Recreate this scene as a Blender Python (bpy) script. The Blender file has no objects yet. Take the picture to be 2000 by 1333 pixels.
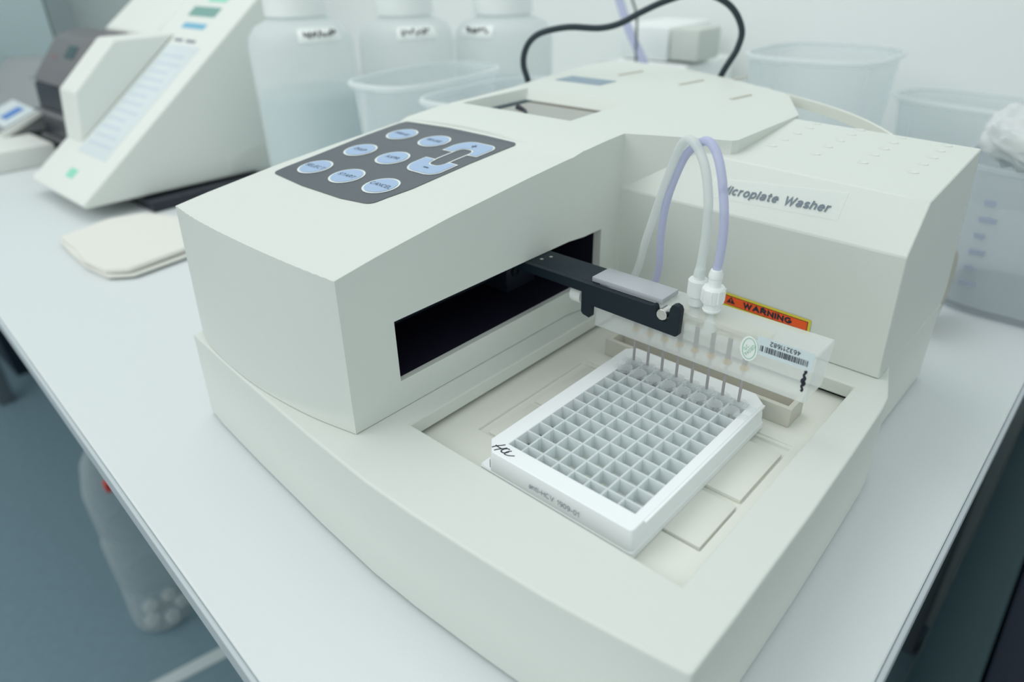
import bpy, bmesh, math, random
from mathutils import Vector, Matrix
random.seed(7)
S = bpy.context.scene
COL = S.collection
ZO = 812.0                                   # all lengths below are millimetres, the floor lies at z = -812

def W(p):
    return Vector((p[0], p[1], p[2] + ZO)) * 0.001

# ------------------------------------------------------------------ camera, world, lights, exposure
cd = bpy.data.cameras.new('camera'); cam = bpy.data.objects.new('camera', cd); COL.objects.link(cam)
right = Vector((0.73943615, 0.67293674, -0.0197564)).normalized()
fwd = Vector((-0.59303762, 0.63719016, -0.49223478)).normalized()
up = right.cross(fwd).normalized(); right = fwd.cross(up).normalized()
M = Matrix((right, up, -fwd)).transposed().to_4x4()
M.translation = W((181.50564754, -186.29443309, 204.07296307))
cam.matrix_world = M
cd.sensor_width = 36.0; cd.sensor_fit = 'HORIZONTAL'; cd.lens = 24.53291
cd.clip_start = 0.01; cd.clip_end = 50
cd.dof.use_dof = True; cd.dof.focus_distance = 0.355; cd.dof.aperture_fstop = 5.4
S.camera = cam
S.view_settings.view_transform = 'Standard'; S.view_settings.look = 'None'
S.view_settings.exposure = 0.0; S.view_settings.gamma = 1.0; S.view_settings.use_curve_mapping = False

world = bpy.data.worlds.new('lab_air'); S.world = world; world.use_nodes = True
bg = world.node_tree.nodes['Background']
bg.inputs[0].default_value = (0.90, 0.955, 0.95, 1); bg.inputs[1].default_value = 0.84

def area(name, loc, tgt, sx, sy, power, colr):
    l = bpy.data.lights.new(name, 'AREA'); l.shape = 'RECTANGLE'; l.size = sx; l.size_y = sy
    l.energy = power; l.color = colr
    o = bpy.data.objects.new(name, l); COL.objects.link(o)
    o.location = W(loc); o.rotation_euler = (W(tgt) - W(loc)).to_track_quat('-Z', 'Y').to_euler()
    return o
area('ceiling_panel_light', (-800, 100, 1750), (-250, 150, 0), 1.3, 1.0, 7.2, (0.98, 1.0, 0.985))
area('ceiling_panel_light', (-900, -1300, 1300), (-150, 100, 0), 1.3, 0.8, 8, (0.97, 1.0, 0.98))
try: S.cycles.transparent_max_bounces = 48
except Exception: pass

# ------------------------------------------------------------------ materials
def new_mat(name):
    m = bpy.data.materials.new(name); m.use_nodes = True
    return m, m.node_tree.nodes['Principled BSDF'], m.node_tree
def mat(name, c, rough=0.5, metal=0.0, bump=0.0, bscale=400.0, var=0.0, spec=0.5, sss=0.0):
    m, b, nt = new_mat(name)
    b.inputs['Base Color'].default_value = (*c, 1); b.inputs['Roughness'].default_value = rough
    b.inputs['Metallic'].default_value = metal; b.inputs['Specular IOR Level'].default_value = spec
    if bump or var:
        tc = nt.nodes.new('ShaderNodeTexCoord'); n = nt.nodes.new('ShaderNodeTexNoise')
        n.inputs['Scale'].default_value = bscale; n.inputs['Detail'].default_value = 4
        nt.links.new(tc.outputs['Object'], n.inputs['Vector'])
        if bump:
            bp = nt.nodes.new('ShaderNodeBump'); bp.inputs['Strength'].default_value = bump
            bp.inputs['Distance'].default_value = 0.0005
            nt.links.new(n.outputs['Fac'], bp.inputs['Height']); nt.links.new(bp.outputs[0], b.inputs['Normal'])
        if var:
            r = nt.nodes.new('ShaderNodeMapRange'); r.inputs[3].default_value = 1 - var; r.inputs[4].default_value = 1 + var
            nt.links.new(n.outputs['Fac'], r.inputs[0])
            mx = nt.nodes.new('ShaderNodeVectorMath'); mx.operation = 'SCALE'; mx.inputs[0].default_value = c
            nt.links.new(r.outputs[0], mx.inputs['Scale']); nt.links.new(mx.outputs[0], b.inputs['Base Color'])
    return m
def clear(name, c, opac, edge=0.0, rough=0.25, transl=0.0):
    """milky plastic: part of the light goes straight through, more is caught at grazing edges"""
    m, b, nt = new_mat(name)
    b.inputs['Base Color'].default_value = (*c, 1); b.inputs['Roughness'].default_value = rough
    out = nt.nodes['Material Output']; tr = nt.nodes.new('ShaderNodeBsdfTransparent')
    tr.inputs[0].default_value = (1, 1, 1, 1)
    mx = nt.nodes.new('ShaderNodeMixShader'); src = b.outputs[0]
    if transl:
        tl = nt.nodes.new('ShaderNodeBsdfTranslucent'); tl.inputs[0].default_value = (*c, 1)
        m2 = nt.nodes.new('ShaderNodeMixShader'); m2.inputs[0].default_value = transl
        nt.links.new(b.outputs[0], m2.inputs[1]); nt.links.new(tl.outputs[0], m2.inputs[2]); src = m2.outputs[0]
    if edge:
        lw = nt.nodes.new('ShaderNodeLayerWeight'); lw.inputs[0].default_value = 0.35
        mr = nt.nodes.new('ShaderNodeMapRange'); mr.inputs[3].default_value = opac; mr.inputs[4].default_value = min(1, opac + edge)
        nt.links.new(lw.outputs['Facing'], mr.inputs[0]); nt.links.new(mr.outputs[0], mx.inputs[0])
    else:
        mx.inputs[0].default_value = opac
    nt.links.new(tr.outputs[0], mx.inputs[1]); nt.links.new(src, mx.inputs[2]); nt.links.new(mx.outputs[0], out.inputs[0])
    return m

BEIGE = mat('washer_plastic', (0.705, 0.745, 0.705), 0.52, bump=0.12, bscale=1500, var=0.012)
BEIGE2 = mat('carrier_plastic', (0.80, 0.82, 0.755), 0.5, bump=0.08, bscale=1500)
TAN = mat('trough_plastic', (0.64, 0.63, 0.56), 0.5)
TABLE = mat('table_laminate', (0.71, 0.755, 0.765), 0.38, bump=0.06, bscale=900, var=0.02)
EDGE = mat('table_edge_plastic', (0.52, 0.58, 0.61), 0.4)
BLACK = mat('black_anodised', (0.006, 0.016, 0.025), 0.5, bump=0.1, bscale=3000, spec=0.3)
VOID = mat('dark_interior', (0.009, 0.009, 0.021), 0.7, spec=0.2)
DARKM = mat('dark_metal', (0.02, 0.028, 0.045), 0.4, metal=0.3)
STEEL = mat('needle_steel', (0.50, 0.47, 0.47), 0.4, metal=0.6)
SILVER = mat('pin_steel', (0.7, 0.7, 0.68), 0.25, metal=1.0)
PLATE = mat('plate_polystyrene', (0.92, 0.955, 0.97), 0.4)
WALLP = clear('plate_walls', (0.92, 0.96, 0.97), 1.0, 0.0, 0.4, 0.45)
WELL = clear('well_polystyrene', (0.95, 0.99, 1.0), 0.14, 0.5, 0.12, 0.3)
ACRYL = clear('frosted_acrylic', (0.95, 0.98, 0.98), 0.42, 0.14, 0.2, 0.35)
ACRYL2 = clear('acrylic_cover', (0.50, 0.53, 0.57), 0.82, 0.0, 0.2)
AMBER = clear('amber_glue', (0.80, 0.55, 0.20), 0.5, 0.0, 0.4)
CHAN = clear('channel_residue', (0.70, 0.69, 0.50), 0.5, 0.0, 0.4)
TUBEW = clear('silicone_clear', (0.84, 0.89, 0.88), 0.55, 0.25, 0.3, 0.3)
TUBEP = clear('silicone_violet', (0.62, 0.65, 0.88), 0.62, 0.3, 0.3, 0.2)
FIT1 = clear('connector_milky', (0.88, 0.93, 0.92), 0.75, 0.2, 0.3)
FIT2 = mat('connector_white', (0.86, 0.90, 0.89), 0.35)
PANEL = mat('panel_grey', (0.088, 0.105, 0.125), 0.38, bump=0.2, bscale=4000)
BTN = mat('button_blue', (0.36, 0.50, 0.72), 0.4)
WRING = mat('print_white', (0.80, 0.86, 0.84), 0.4)
INK = mat('ink_black', (0.012, 0.014, 0.03), 0.5)
INKG = mat('ink_grey', (0.16, 0.21, 0.25), 0.5)
INKM = mat('ink_mid_grey', (0.17, 0.20, 0.24), 0.5)
INKT = mat('ink_navy_text', (0.045, 0.07, 0.12), 0.5)
ORANGE = mat('warning_orange', (0.88, 0.10, 0.012), 0.4)
YELLOW = mat('warning_yellow', (0.74, 0.62, 0.05), 0.4)
GREEN = mat('ink_green', (0.12, 0.48, 0.28), 0.5)
STICK = mat('sticker_white', (0.84, 0.89, 0.87), 0.4)
STICKB = mat('barcode_paper', (0.66, 0.76, 0.79), 0.4)
TAPE = clear('label_tape', (0.93, 0.97, 0.96), 0.35, 0.0, 0.25)
CABLE = mat('cable_rubber', (0.012, 0.03, 0.04), 0.4)
INSTR = mat('reader_plastic', (0.78, 0.81, 0.775), 0.5)
INSTRS = mat('reader_strip', (0.68, 0.75, 0.77), 0.4)
LCD = mat('lcd_green', (0.22, 0.42, 0.38), 0.3)
BLUE = mat('print_blue', (0.20, 0.48, 0.66), 0.5)
MINT = mat('print_mint', (0.30, 0.72, 0.56), 0.5)
PRN1 = mat('printer_grey', (0.17, 0.17, 0.18), 0.35)
PRN2 = mat('printer_black', (0.012, 0.016, 0.028), 0.3)
BOTTLE = clear('bottle_polyethylene', (0.93, 0.965, 0.96), 0.68, 0.2, 0.35, 0.5)
LIQ = clear('bottle_liquid', (0.60, 0.76, 0.80), 0.75, 0.0, 0.2, 0.3)
CAPW = mat('cap_white', (0.88, 0.92, 0.91), 0.4)
TUB = clear('tub_polypropylene', (0.80, 0.86, 0.88), 0.20, 0.30, 0.3, 0.4)
CLEARB = clear('clear_pet', (0.60, 0.68, 0.69), 0.14, 0.60, 0.05)
PAPER = mat('folded_paper', (0.76, 0.76, 0.71), 0.8, bump=0.4, bscale=120)
FOIL = mat('crumpled_bag', (0.66, 0.70, 0.70), 0.5, bump=0.5, bscale=60)
WALL = mat('wall_paint', (0.88, 0.92, 0.91), 0.6)
WALLG = mat('wall_grey_paint', (0.44, 0.50, 0.50), 0.6)
TRIM = mat('trim_grey', (0.24, 0.29, 0.30), 0.5)
FLOOR = mat('floor_vinyl', (0.18, 0.28, 0.335), 0.5, bump=0.1, bscale=60, var=0.10)
STRIPE = mat('floor_stripe', (0.60, 0.68, 0.68), 0.5)
DTEAL = mat('dark_teal', (0.014, 0.048, 0.060), 0.55)
DNAVY = mat('dark_navy', (0.006, 0.014, 0.034), 0.5)
LEG = mat('table_leg_metal', (0.20, 0.23, 0.25), 0.4, metal=0.6)
PALE = mat('cabinet_pale', (0.42, 0.53, 0.55), 0.4)

CONT = clear('container_polypropylene', (0.76, 0.81, 0.85), 0.42, 0.25, 0.3, 0.4)
# ------------------------------------------------------------------ mesh helpers
ORG = {}
def thing(name, label, cat, loc, group=None):
    o = bpy.data.objects.new(name, None); COL.objects.link(o); o.location = W(loc)
    o.empty_display_size = 0.02
    o['label'] = label; o['category'] = cat
    if group: o['group'] = group
    ORG[o.name] = W(loc).copy()
    return o
def tag(o, label, cat, group=None):
    o['label'] = label; o['category'] = cat
    if group: o['group'] = group
    return o
def finish(bm, name, m, parent=None, smooth=32.0, org=None, mats=None):
    """link a bmesh given in millimetre world coordinates as one mesh object"""
    if parent is not None: o0 = ORG[parent.name]
    elif org is not None: o0 = W(org)
    else: o0 = Vector((0, 0, 0))
    bm.normal_update()
    for v in bm.verts: v.co = W(v.co) - o0
    bm.normal_update()
    if smooth:
        a = math.radians(smooth)
        for f in bm.faces: f.smooth = True
        for e in bm.edges:
            if len(e.link_faces) == 2 and e.calc_face_angle(3.2) > a: e.smooth = False
            elif len(e.link_faces) != 2: e.smooth = False
    me = bpy.data.meshes.new(name); bm.to_mesh(me); bm.free()
    for mm in (mats or [m]): me.materials.append(mm)
    o = bpy.data.objects.new(name, me); COL.objects.link(o)
    if parent is not None: o.parent = parent
    else: o.location = o0
    ORG[o.name] = o0.copy()
    return o
def bevel(o, w, seg=2, ang=35):
    md = o.modifiers.new('edge_round', 'BEVEL'); md.width = w * 0.001; md.segments = seg
    md.limit_method = 'ANGLE'; md.angle_limit = math.radians(ang); md.harden_normals = False
    return o
def box_bm(x0, x1, y0, y1, z0, z1, bm=None, b=0.0, seg=2):
    n = bmesh.new()
    r = bmesh.ops.create_cube(n, size=1)
    for v in n.verts:
        v.co = Vector(((x0 + x1) / 2 + v.co.x * (x1 - x0), (y0 + y1) / 2 + v.co.y * (y1 - y0), (z0 + z1) / 2 + v.co.z * (z1 - z0)))
    if b: bmesh.ops.bevel(n, geom=n.edges[:], offset=b, segments=seg, profile=0.5, affect='EDGES')
    if bm is None: return n
    me = bpy.data.meshes.new('t'); n.to_mesh(me); n.free(); bm.from_mesh(me); bpy.data.meshes.remove(me)
    return bm
def box(name, x0, x1, y0, y1, z0, z1, m, parent=None, b=0.0, org=None):
    return finish(box_bm(x0, x1, y0, y1, z0, z1, b=b), name, m, parent, org=org)
def prism_bm(pts, f0, f1, bm=None, caps=True):
    """pts: 2D outline; f0/f1 map a 2D point to the 3D bottom / top ring"""
    bm = bm or bmesh.new()
    a = [bm.verts.new(f0(p)) for p in pts]; b = [bm.verts.new(f1(p)) for p in pts]
    n = len(pts)
    for i in range(n): bm.faces.new((a[i], a[(i + 1) % n], b[(i + 1) % n], b[i]))
    if caps: bm.faces.new(a[::-1]); bm.faces.new(b)
    bmesh.ops.recalc_face_normals(bm, faces=bm.faces[:])
    return bm
def rings_bm(A, B, bm=None):
    bm = bm or bmesh.new()
    a = [bm.verts.new(p) for p in A]; b = [bm.verts.new(p) for p in B]; n = len(A)
    for i in range(n): bm.faces.new((a[i], a[(i + 1) % n], b[(i + 1) % n], b[i]))
    bm.faces.new(a[::-1]); bm.faces.new(b)
    bmesh.ops.recalc_face_normals(bm, faces=bm.faces[:])
    return bm
def lathe_bm(prof, c, seg=32, axis='z', bm=None, sx=1.0, sy=1.0, sq=0.0, close=False):
    """prof: list of (radius, height); c: centre of the foot"""
    bm = bm or bmesh.new(); rows = []
    for r, h in prof:
        row = []
        for i in range(seg):
            t = 2 * math.pi * i / seg; ct, st = math.cos(t), math.sin(t)
            if sq:
                e = 2 / (2 + sq); ct = math.copysign(abs(ct) ** e, ct); st = math.copysign(abs(st) ** e, st)
            u, v = r * ct * sx, r * st * sy
            if axis == 'z': p = (c[0] + u, c[1] + v, c[2] + h)
            elif axis == 'y': p = (c[0] + u, c[1] + h, c[2] + v)
            else: p = (c[0] + h, c[1] + u, c[2] + v)
            row.append(bm.verts.new(p))
        rows.append(row)
    for a, b in zip(rows, rows[1:]):
        for i in range(seg): bm.faces.new((a[i], a[(i + 1) % seg], b[(i + 1) % seg], b[i]))
    if close:
        for i in range(seg): bm.faces.new((rows[-1][i], rows[-1][(i + 1) % seg], rows[0][(i + 1) % seg], rows[0][i]))
    else:
        if prof[0][0] > 0.01: bm.faces.new(rows[0][::-1])
        if prof[-1][0] > 0.01: bm.faces.new(rows[-1])
    bmesh.ops.recalc_face_normals(bm, faces=bm.faces[:])
    return bm
def spline(pts, n=10):
    P = [Vector(p) for p in pts]; P = [2 * P[0] - P[1]] + P + [2 * P[-1] - P[-2]]; out = []
    for i in range(1, len(P) - 2):
        a, b, c, d = P[i - 1:i + 3]
        for k in range(n):
            t = k / n
            out.append(0.5 * ((2 * b) + (c - a) * t + (2 * a - 5 * b + 4 * c - d) * t * t + (3 * b - a - 3 * c + d) * t ** 3))
    out.append(P[-2]); return out
def tube_bm(path, r, seg=12, bm=None, flat=None):
    bm = bm or bmesh.new(); rows = []; N = len(path); nrm = None
    for i, p in enumerate(path):
        t = (path[min(i + 1, N - 1)] - path[max(i - 1, 0)]).normalized()
        if nrm is None:
            nrm = t.orthogonal().normalized()
            if flat is not None: nrm = (Vector(flat) - t * Vector(flat).dot(t)).normalized()
        nrm = (nrm - t * nrm.dot(t)).normalized(); bn = t.cross(nrm)
        rr = r(i / (N - 1)) if callable(r) else r
        rows.append([bm.verts.new(p + (nrm * math.cos(a) + bn * math.sin(a)) * rr) for a in [2 * math.pi * k / seg for k in range(seg)]])
    for a, b in zip(rows, rows[1:]):
        for k in range(seg): bm.faces.new((a[k], a[(k + 1) % seg], b[(k + 1) % seg], b[k]))
    bm.faces.new(rows[0][::-1]); bm.faces.new(rows[-1])
    bmesh.ops.recalc_face_normals(bm, faces=bm.faces[:])
    return bm
def boolean(o, cutters, op='DIFFERENCE'):
    """cut o with throw-away solids (bmeshes in millimetres) and bake the result"""
    tmp = []
    for c in cutters:
        bmesh.ops.recalc_face_normals(c, faces=c.faces[:])
        for v in c.verts: v.co = W(v.co)
        me = bpy.data.meshes.new('cutter'); c.to_mesh(me); c.free()
        co = bpy.data.objects.new('cutter', me); COL.objects.link(co); tmp.append(co)
        md = o.modifiers.new('b', 'BOOLEAN'); md.operation = op; md.object = co; md.solver = 'EXACT'
    dg = bpy.context.evaluated_depsgraph_get(); dg.update()
    me = bpy.data.meshes.new_from_object(o.evaluated_get(dg))
    o.modifiers.clear(); old = o.data; o.data = me; bpy.data.meshes.remove(old)
    for co in tmp:
        m_ = co.data; bpy.data.objects.remove(co); bpy.data.meshes.remove(m_)
    b = bmesh.new(); b.from_mesh(me)
    bmesh.ops.remove_doubles(b, verts=b.verts[:], dist=1e-6)
    bmesh.ops.dissolve_limit(b, angle_limit=0.002, verts=b.verts[:], edges=b.edges[:])
    a = math.radians(28)
    for f in b.faces: f.smooth = True
    for e in b.edges: e.smooth = not (len(e.link_faces) != 2 or e.calc_face_angle(3.2) > a)
    b.to_mesh(me); b.free()
    return o
def arc(cx, cy, rx, ry, a0, a1, n=9):
    return [(cx + rx * math.cos(math.radians(a0 + (a1 - a0) * k / n)), cy + ry * math.sin(math.radians(a0 + (a1 - a0) * k / n))) for k in range(n + 1)]
# plain grotesque letters as stroke centre lines, cap height 1 (width, strokes)
GL = {
 'A': (.80, [[(0, 0), (.40, 1), (.80, 0)], [(.15, .34), (.65, .34)]]), 'C': (.76, [arc(.40, .5, .40, .5, 48, 312, 14)]),
 'D': (.72, [[(0, 0), (0, 1), (.30, 1)] + arc(.30, .5, .42, .5, 90, -90, 12) + [(0, 0)]]), 'E': (.62, [[(.62, 0), (0, 0), (0, 1), (.60, 1)], [(0, .52), (.55, .52)]]),
 'G': (.80, [arc(.41, .5, .41, .5, 48, 330, 14) + [(.79, .44), (.45, .44)]]), 'H': (.70, [[(0, 0), (0, 1)], [(.70, 0), (.70, 1)], [(0, .52), (.70, .52)]]),
 'I': (.02, [[(.01, 0), (.01, 1)]]), 'L': (.54, [[(0, 1), (0, 0), (.54, 0)]]), 'M': (.86, [[(0, 0), (0, 1), (.43, .12), (.86, 1), (.86, 0)]]), 'N': (.70, [[(0, 0), (0, 1), (.70, 0), (.70, 1)]]),
 'P': (.64, [[(0, 0), (0, 1), (.36, 1)] + arc(.36, .73, .28, .27, 90, -90, 8) + [(0, .46)]]), 'Q': (.84, [arc(.42, .5, .42, .5, 0, 360, 20), [(.50, .25), (.84, -.04)]]),
 'R': (.68, [[(0, 0), (0, 1), (.38, 1)] + arc(.38, .74, .28, .26, 90, -90, 8) + [(0, .48)], [(.36, .48), (.68, 0)]]),
 'S': (.64, [arc(.33, .74, .28, .26, 25, 270, 10) + arc(.33, .25, .31, .25, 90, -155, 10)]), 'T': (.68, [[(.34, 0), (.34, 1)], [(0, 1), (.68, 1)]]),
 'V': (.76, [[(0, 1), (.38, 0), (.76, 1)]]), 'W': (1.10, [[(0, 1), (.27, 0), (.55, .95), (.83, 0), (1.10, 1)]]),
 'a': (.52, [arc(.26, .52, .24, .20, 165, 0, 7) + [(.50, .10), (.54, 0)], [(.50, .42), (.30, .39)] + arc(.22, .19, .21, .19, 90, 300, 8) + [(.50, .22)]]),
 'c': (.50, [arc(.27, .36, .27, .36, 48, 312, 10)]), 'e': (.54, [[(.02, .38), (.53, .38)] + arc(.27, .36, .27, .36, 5, 318, 13)]),
 'h': (.50, [[(0, 0), (0, 1)], arc(.25, .46, .25, .26, 180, 0, 8) + [(.50, 0)]]), 'i': (.02, [[(.01, 0), (.01, .72)], [(.01, .90), (.01, 1)]]), 'l': (.02, [[(.01, 0), (.01, 1)]]),
 'n': (.50, [[(0, 0), (0, .72)], arc(.25, .46, .25, .26, 180, 0, 8) + [(.50, 0)]]), 'o': (.56, [arc(.28, .36, .28, .36, 0, 360, 16)]),
 'p': (.54, [[(0, -.28), (0, .72)], arc(.27, .36, .27, .36, 0, 360, 16)]), 'r': (.30, [[(0, 0), (0, .72)], arc(.24, .44, .24, .27, 180, 75, 5)]),
 's': (.46, [arc(.24, .53, .20, .19, 25, 270, 8) + arc(.24, .17, .23, .17, 90, -155, 8)]), 't': (.30, [[(.13, .95), (.13, .12), (.18, .02), (.30, .01)], [(0, .70), (.29, .70)]]),
 '0': (.56, [arc(.28, .5, .28, .5, 0, 360, 18)]), '1': (.34, [[(0, .74), (.15, .80), (.28, 1), (.28, 0)]]), '2': (.58, [arc(.29, .73, .27, .27, 170, -35, 9) + [(0, 0), (.58, 0)]]),
 '3': (.56, [arc(.27, .75, .25, .25, 155, -90, 9) + arc(.27, .26, .28, .26, 90, -155, 9)]), '4': (.60, [[(.44, 0), (.44, 1), (0, .28), (.60, .28)]]),
 '6': (.56, [arc(.28, .5, .28, .5, 60, 180, 7) + [(.0, .33)] + arc(.28, .30, .28, .30, 180, 520, 14)]), '8': (.56, [arc(.28, .76, .24, .24, 0, 360, 12), arc(.28, .26, .28, .26, 0, 360, 14)]),
 '9': (.56, [arc(.28, .5, .28, .5, 240, 360, 7) + [(.56, .67)] + arc(.28, .70, .28, .30, 0, 340, 14)]),
 '-': (.34, [[(0, .38), (.34, .38)]]), '.': (.04, [[(.02, 0), (.02, .05)]]), '+': (.6, [[(0, .5), (.6, .5)], [(.3, .2), (.3, .8)]]), ' ': (.28, [])}
def text_bm(s, f, width=None, height=None, bold=0.0, shear=0.0, spacing=1.0, bm=None):
    """lettering drawn flat with strokes of even weight, fitted to width x height, mapped by f(u, v)"""
    wt = 0.055 + bold * 1.5; gap = (0.16 + 1.7 * wt) * spacing; x = wt; S_ = []
    for ch in s:
        gw, st = GL[ch]
        for p in st: S_.append([(x + a + shear * b, b * (1 - 2 * wt) + wt) for a, b in p])
        x += gw + gap
    tot = x - gap + wt; H = height or 1.0; sx = (width / tot) if width else H
    bm = bm or bmesh.new()
    for p in S_:
        P2 = [Vector((a, b)) for a, b in p]; n = len(P2); closed = (P2[0] - P2[-1]).length < 1e-4; Lf, Rt = [], []
        for i in range(n):
            a = P2[i - 1] if i else (P2[-2] if closed else None); b = P2[i + 1] if i < n - 1 else (P2[1] if closed else None)
            d0 = (P2[i] - a).normalized() if a is not None else None; d1 = (b - P2[i]).normalized() if b is not None else None
            d0 = d0 or d1; d1 = d1 or d0
            n0 = Vector((-d0.y, d0.x)); n1 = Vector((-d1.y, d1.x)); m_ = n0 + n1
            m_ = m_.normalized() if m_.length > .2 else n1
            k = wt / max(.42, m_.dot(n1)); e = Vector((0, 0))
            if not closed and (i == 0 or i == n - 1): e = (d1 * -wt if i == 0 else d0 * wt) * (0.35 if n > 5 else .8)
            Lf.append(P2[i] + m_ * k + e); Rt.append(P2[i] - m_ * k + e)
        vl = [bm.verts.new(f(v.x * sx, v.y * H)) for v in Lf]; vr = [bm.verts.new(f(v.x * sx, v.y * H)) for v in Rt]
        for i in range(n - 1): bm.faces.new((vr[i], vr[i + 1], vl[i + 1], vl[i]))
    return bm
def poly_bm(pts, f, bm=None):
    bm = bm or bmesh.new(); bm.faces.new([bm.verts.new(f(*p)) for p in pts]); return bm
def plane_map(o, ux, uy, off=0.0):
    o = Vector(o); ux = Vector(ux).normalized(); uy = Vector(uy); uy = (uy - ux * uy.dot(ux)).normalized(); n = ux.cross(uy)
    return lambda u, v, h=0.0: o + ux * u + uy * v + n * (off + h)
def interp(x, xs, ys):
    if x <= xs[0]: return ys[0]
    for i in range(1, len(xs)):
        if x <= xs[i]:
            t = (x - xs[i - 1]) / (xs[i] - xs[i - 1]); return ys[i - 1] + t * (ys[i] - ys[i - 1])
    return ys[-1]

# ================================================================== THE SETTING
o = box('floor', -2600, 1600, -2200, 1700, -832, -812, FLOOR); o['kind'] = 'structure'
o = box('wall_back', -2600, 1600, 860, 890, -812, 1500, WALL); o['kind'] = 'structure'
o = box('shade_wall_right', 1570, 1600, -2200, 860, -812, 1500, WALL); o['kind'] = 'structure'  # unseen wall, added to hold back world light from the right
o = box('wall_left', -2630, -2600, -2200, 890, -812, 1500, WALLG); o['kind'] = 'structure'
bm = bmesh.new()
q = [(-640, 400), (-612, 400), (-742, -230), (-766, -230)]
prism_bm(q, lambda p: (p[0], p[1], -812), lambda p: (p[0], p[1], -811), bm)
o = finish(bm, 'trim_1', STRIPE); o['kind'] = 'structure'

# ------------------------------------------------------------------ table
t = thing('lab_table', 'long white laminate lab table under the microplate washer', 'table', (-400, 300, -812))
TP = [(-1900, -1.5), (166, -137.5), (167.5, 840), (-1900, 840)]
bm = prism_bm(TP, lambda p: (p[0], p[1], -76), lambda p: (p[0], p[1], -62))
o = finish(bm, 'table_top', TABLE, t); bevel(o, 1.2)
bm = bmesh.new()
for (a, b_), (c, d) in (((TP[0][0], TP[0][1]), (TP[1][0] + 2.4, TP[1][1])), ((TP[1][0] + 0.0, TP[1][1] - 2.4), (TP[2][0], TP[2][1]))):
    dv = Vector((c - a, d - b_, 0)).normalized(); nv = Vector((dv.y, -dv.x, 0))
    A = Vector((a, b_, 0)); B = Vector((c, d, 0))
    q = [A + nv * .15, B + nv * .15, B + nv * 2.6, A + nv * 2.6]
    prism_bm(q, lambda p: (p.x, p.y, -76.5), lambda p: (p.x, p.y, -62.3), bm)
o = finish(bm, 'edge_band', EDGE, t); bevel(o, 0.9)
for x, y in ((-1840, 30), (135, -95), (-1600, 800), (135, 800)):
    box('leg', x - 18, x + 18, y - 18, y + 18, -812, -76.2, LEG, t, b=2)
# added dark boxes, shade past the right table edge put into their colour
t = thing('shade_filler', 'added dark teal boxes standing in for the shade below the right edge of the table', 'filler', (450, 600, -812))
box('near_box', 170, 214, -700, 850, -812, -300, DTEAL, t, b=6)
box('body', 216, 900, -700, 850, -812, -312, DNAVY, t, b=3)

# ================================================================== MICROPLATE WASHER
w = thing('microplate_washer', 'large cream benchtop microplate washer with dark button panel in the foreground', 'lab machine', (-50, 180, -62))
# ---- base
top = [(-229, -39.9), (-206, -42.2), (-183, -44.3), (-152, -47.0), (-122, -49.2), (-83, -52.0), (-33, -54.6), (-2, -54.4), (38, -52.6), (68, -50.6), (97, -47.1), (122.5, -43.4),
       (124.9, -42.6), (125.1, -12), (124.8, 13), (124.5, 57), (123.2, 110), (121.7, 153), (120.5, 166), (110.3, 200), (111, 302),
       (80, 318), (28, 345), (-30, 376), (-100, 400), (-180, 404), (-232, 380), (-236, 300), (-233, 100)]
bot = [(x, y - (3.2 if y < -38 else 0)) if i < 13 else ((x + (0.8 if x > 0 and y < 190 else 0)), y) for i, (x, y) in enumerate(top)]
bot[0] = (-226, -42.5)
bm = rings_bm([(x, y, -60) for x, y in bot], [(x, y, -4) for x, y in top])
o = finish(bm, 'base_housing', BEIGE)
boolean(o, [box_bm(-50.8, 103.5, -12.8, 165.2, -14, 10), box_bm(-58, 110, -20, 172, -40, -12.8)])
o.data.transform(Matrix.Translation(-ORG[w.name])); o.parent = w; bevel(o, 1.1, 3, 40)
# black sheets standing in for the shade inside the tray gap
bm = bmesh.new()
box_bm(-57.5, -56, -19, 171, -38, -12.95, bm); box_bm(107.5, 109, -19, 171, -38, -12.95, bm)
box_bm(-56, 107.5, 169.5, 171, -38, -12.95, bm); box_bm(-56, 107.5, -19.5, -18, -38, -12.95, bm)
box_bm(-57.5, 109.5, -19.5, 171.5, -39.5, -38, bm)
finish(bm, 'tray_gap_shade', VOID, w)
for x, y in ((-200, -10), (95, 0), (95, 270), (-200, 300)):
    finish(lathe_bm([(9, 0), (9, 3)], (x, y, -62)), 'rubber_foot', BLACK, w)

# ---- plate carrier (the moving tray in the recess)
bm = box_bm(-55.5, 107, -17.5, 169, -24, -15.4)
tr = finish(bm, 'plate_carrier', BEIGE2)
boolean(tr, [box_bm(-33.5, 95.6, 17.2, 106.5, -17.0, 0), box_bm(-31.2, 95.6, 108.0, 109.6, -16.2, 0)])
tr.data.transform(Matrix.Translation(-ORG[w.name])); tr.parent = w; ORG[tr.name] = ORG[w.name].copy(); bevel(tr, 0.25, 2)
for x0, x1, y0, y1 in ((60, 94.2, 55.8, 99.5), (60, 94.6, 18.6, 51.2), (-28, 15, 19.5, 53.5), (-28, 15, 56.4, 104.5)):
    b_ = box('raised_pad', x0, x1, y0, y1, -17.0, -14.98 if x0 > 0 else -15.7, BEIGE2, tr, b=0.25)
# trough behind the plate
bm = box_bm(-28.2, 87.4, 122.4, 139.5, -15.35, -4.2)
tg = finish(bm, 'waste_trough', TAN)
boolean(tg, [box_bm(-25.2, 84.6, 125.2, 136.8, -13, 2)])
tg.data.transform(Matrix.Translation(-ORG[w.name])); tg.parent = w; bevel(tg, 0.35, 2)
tg['label'] = 'open tan rinse trough'

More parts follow.
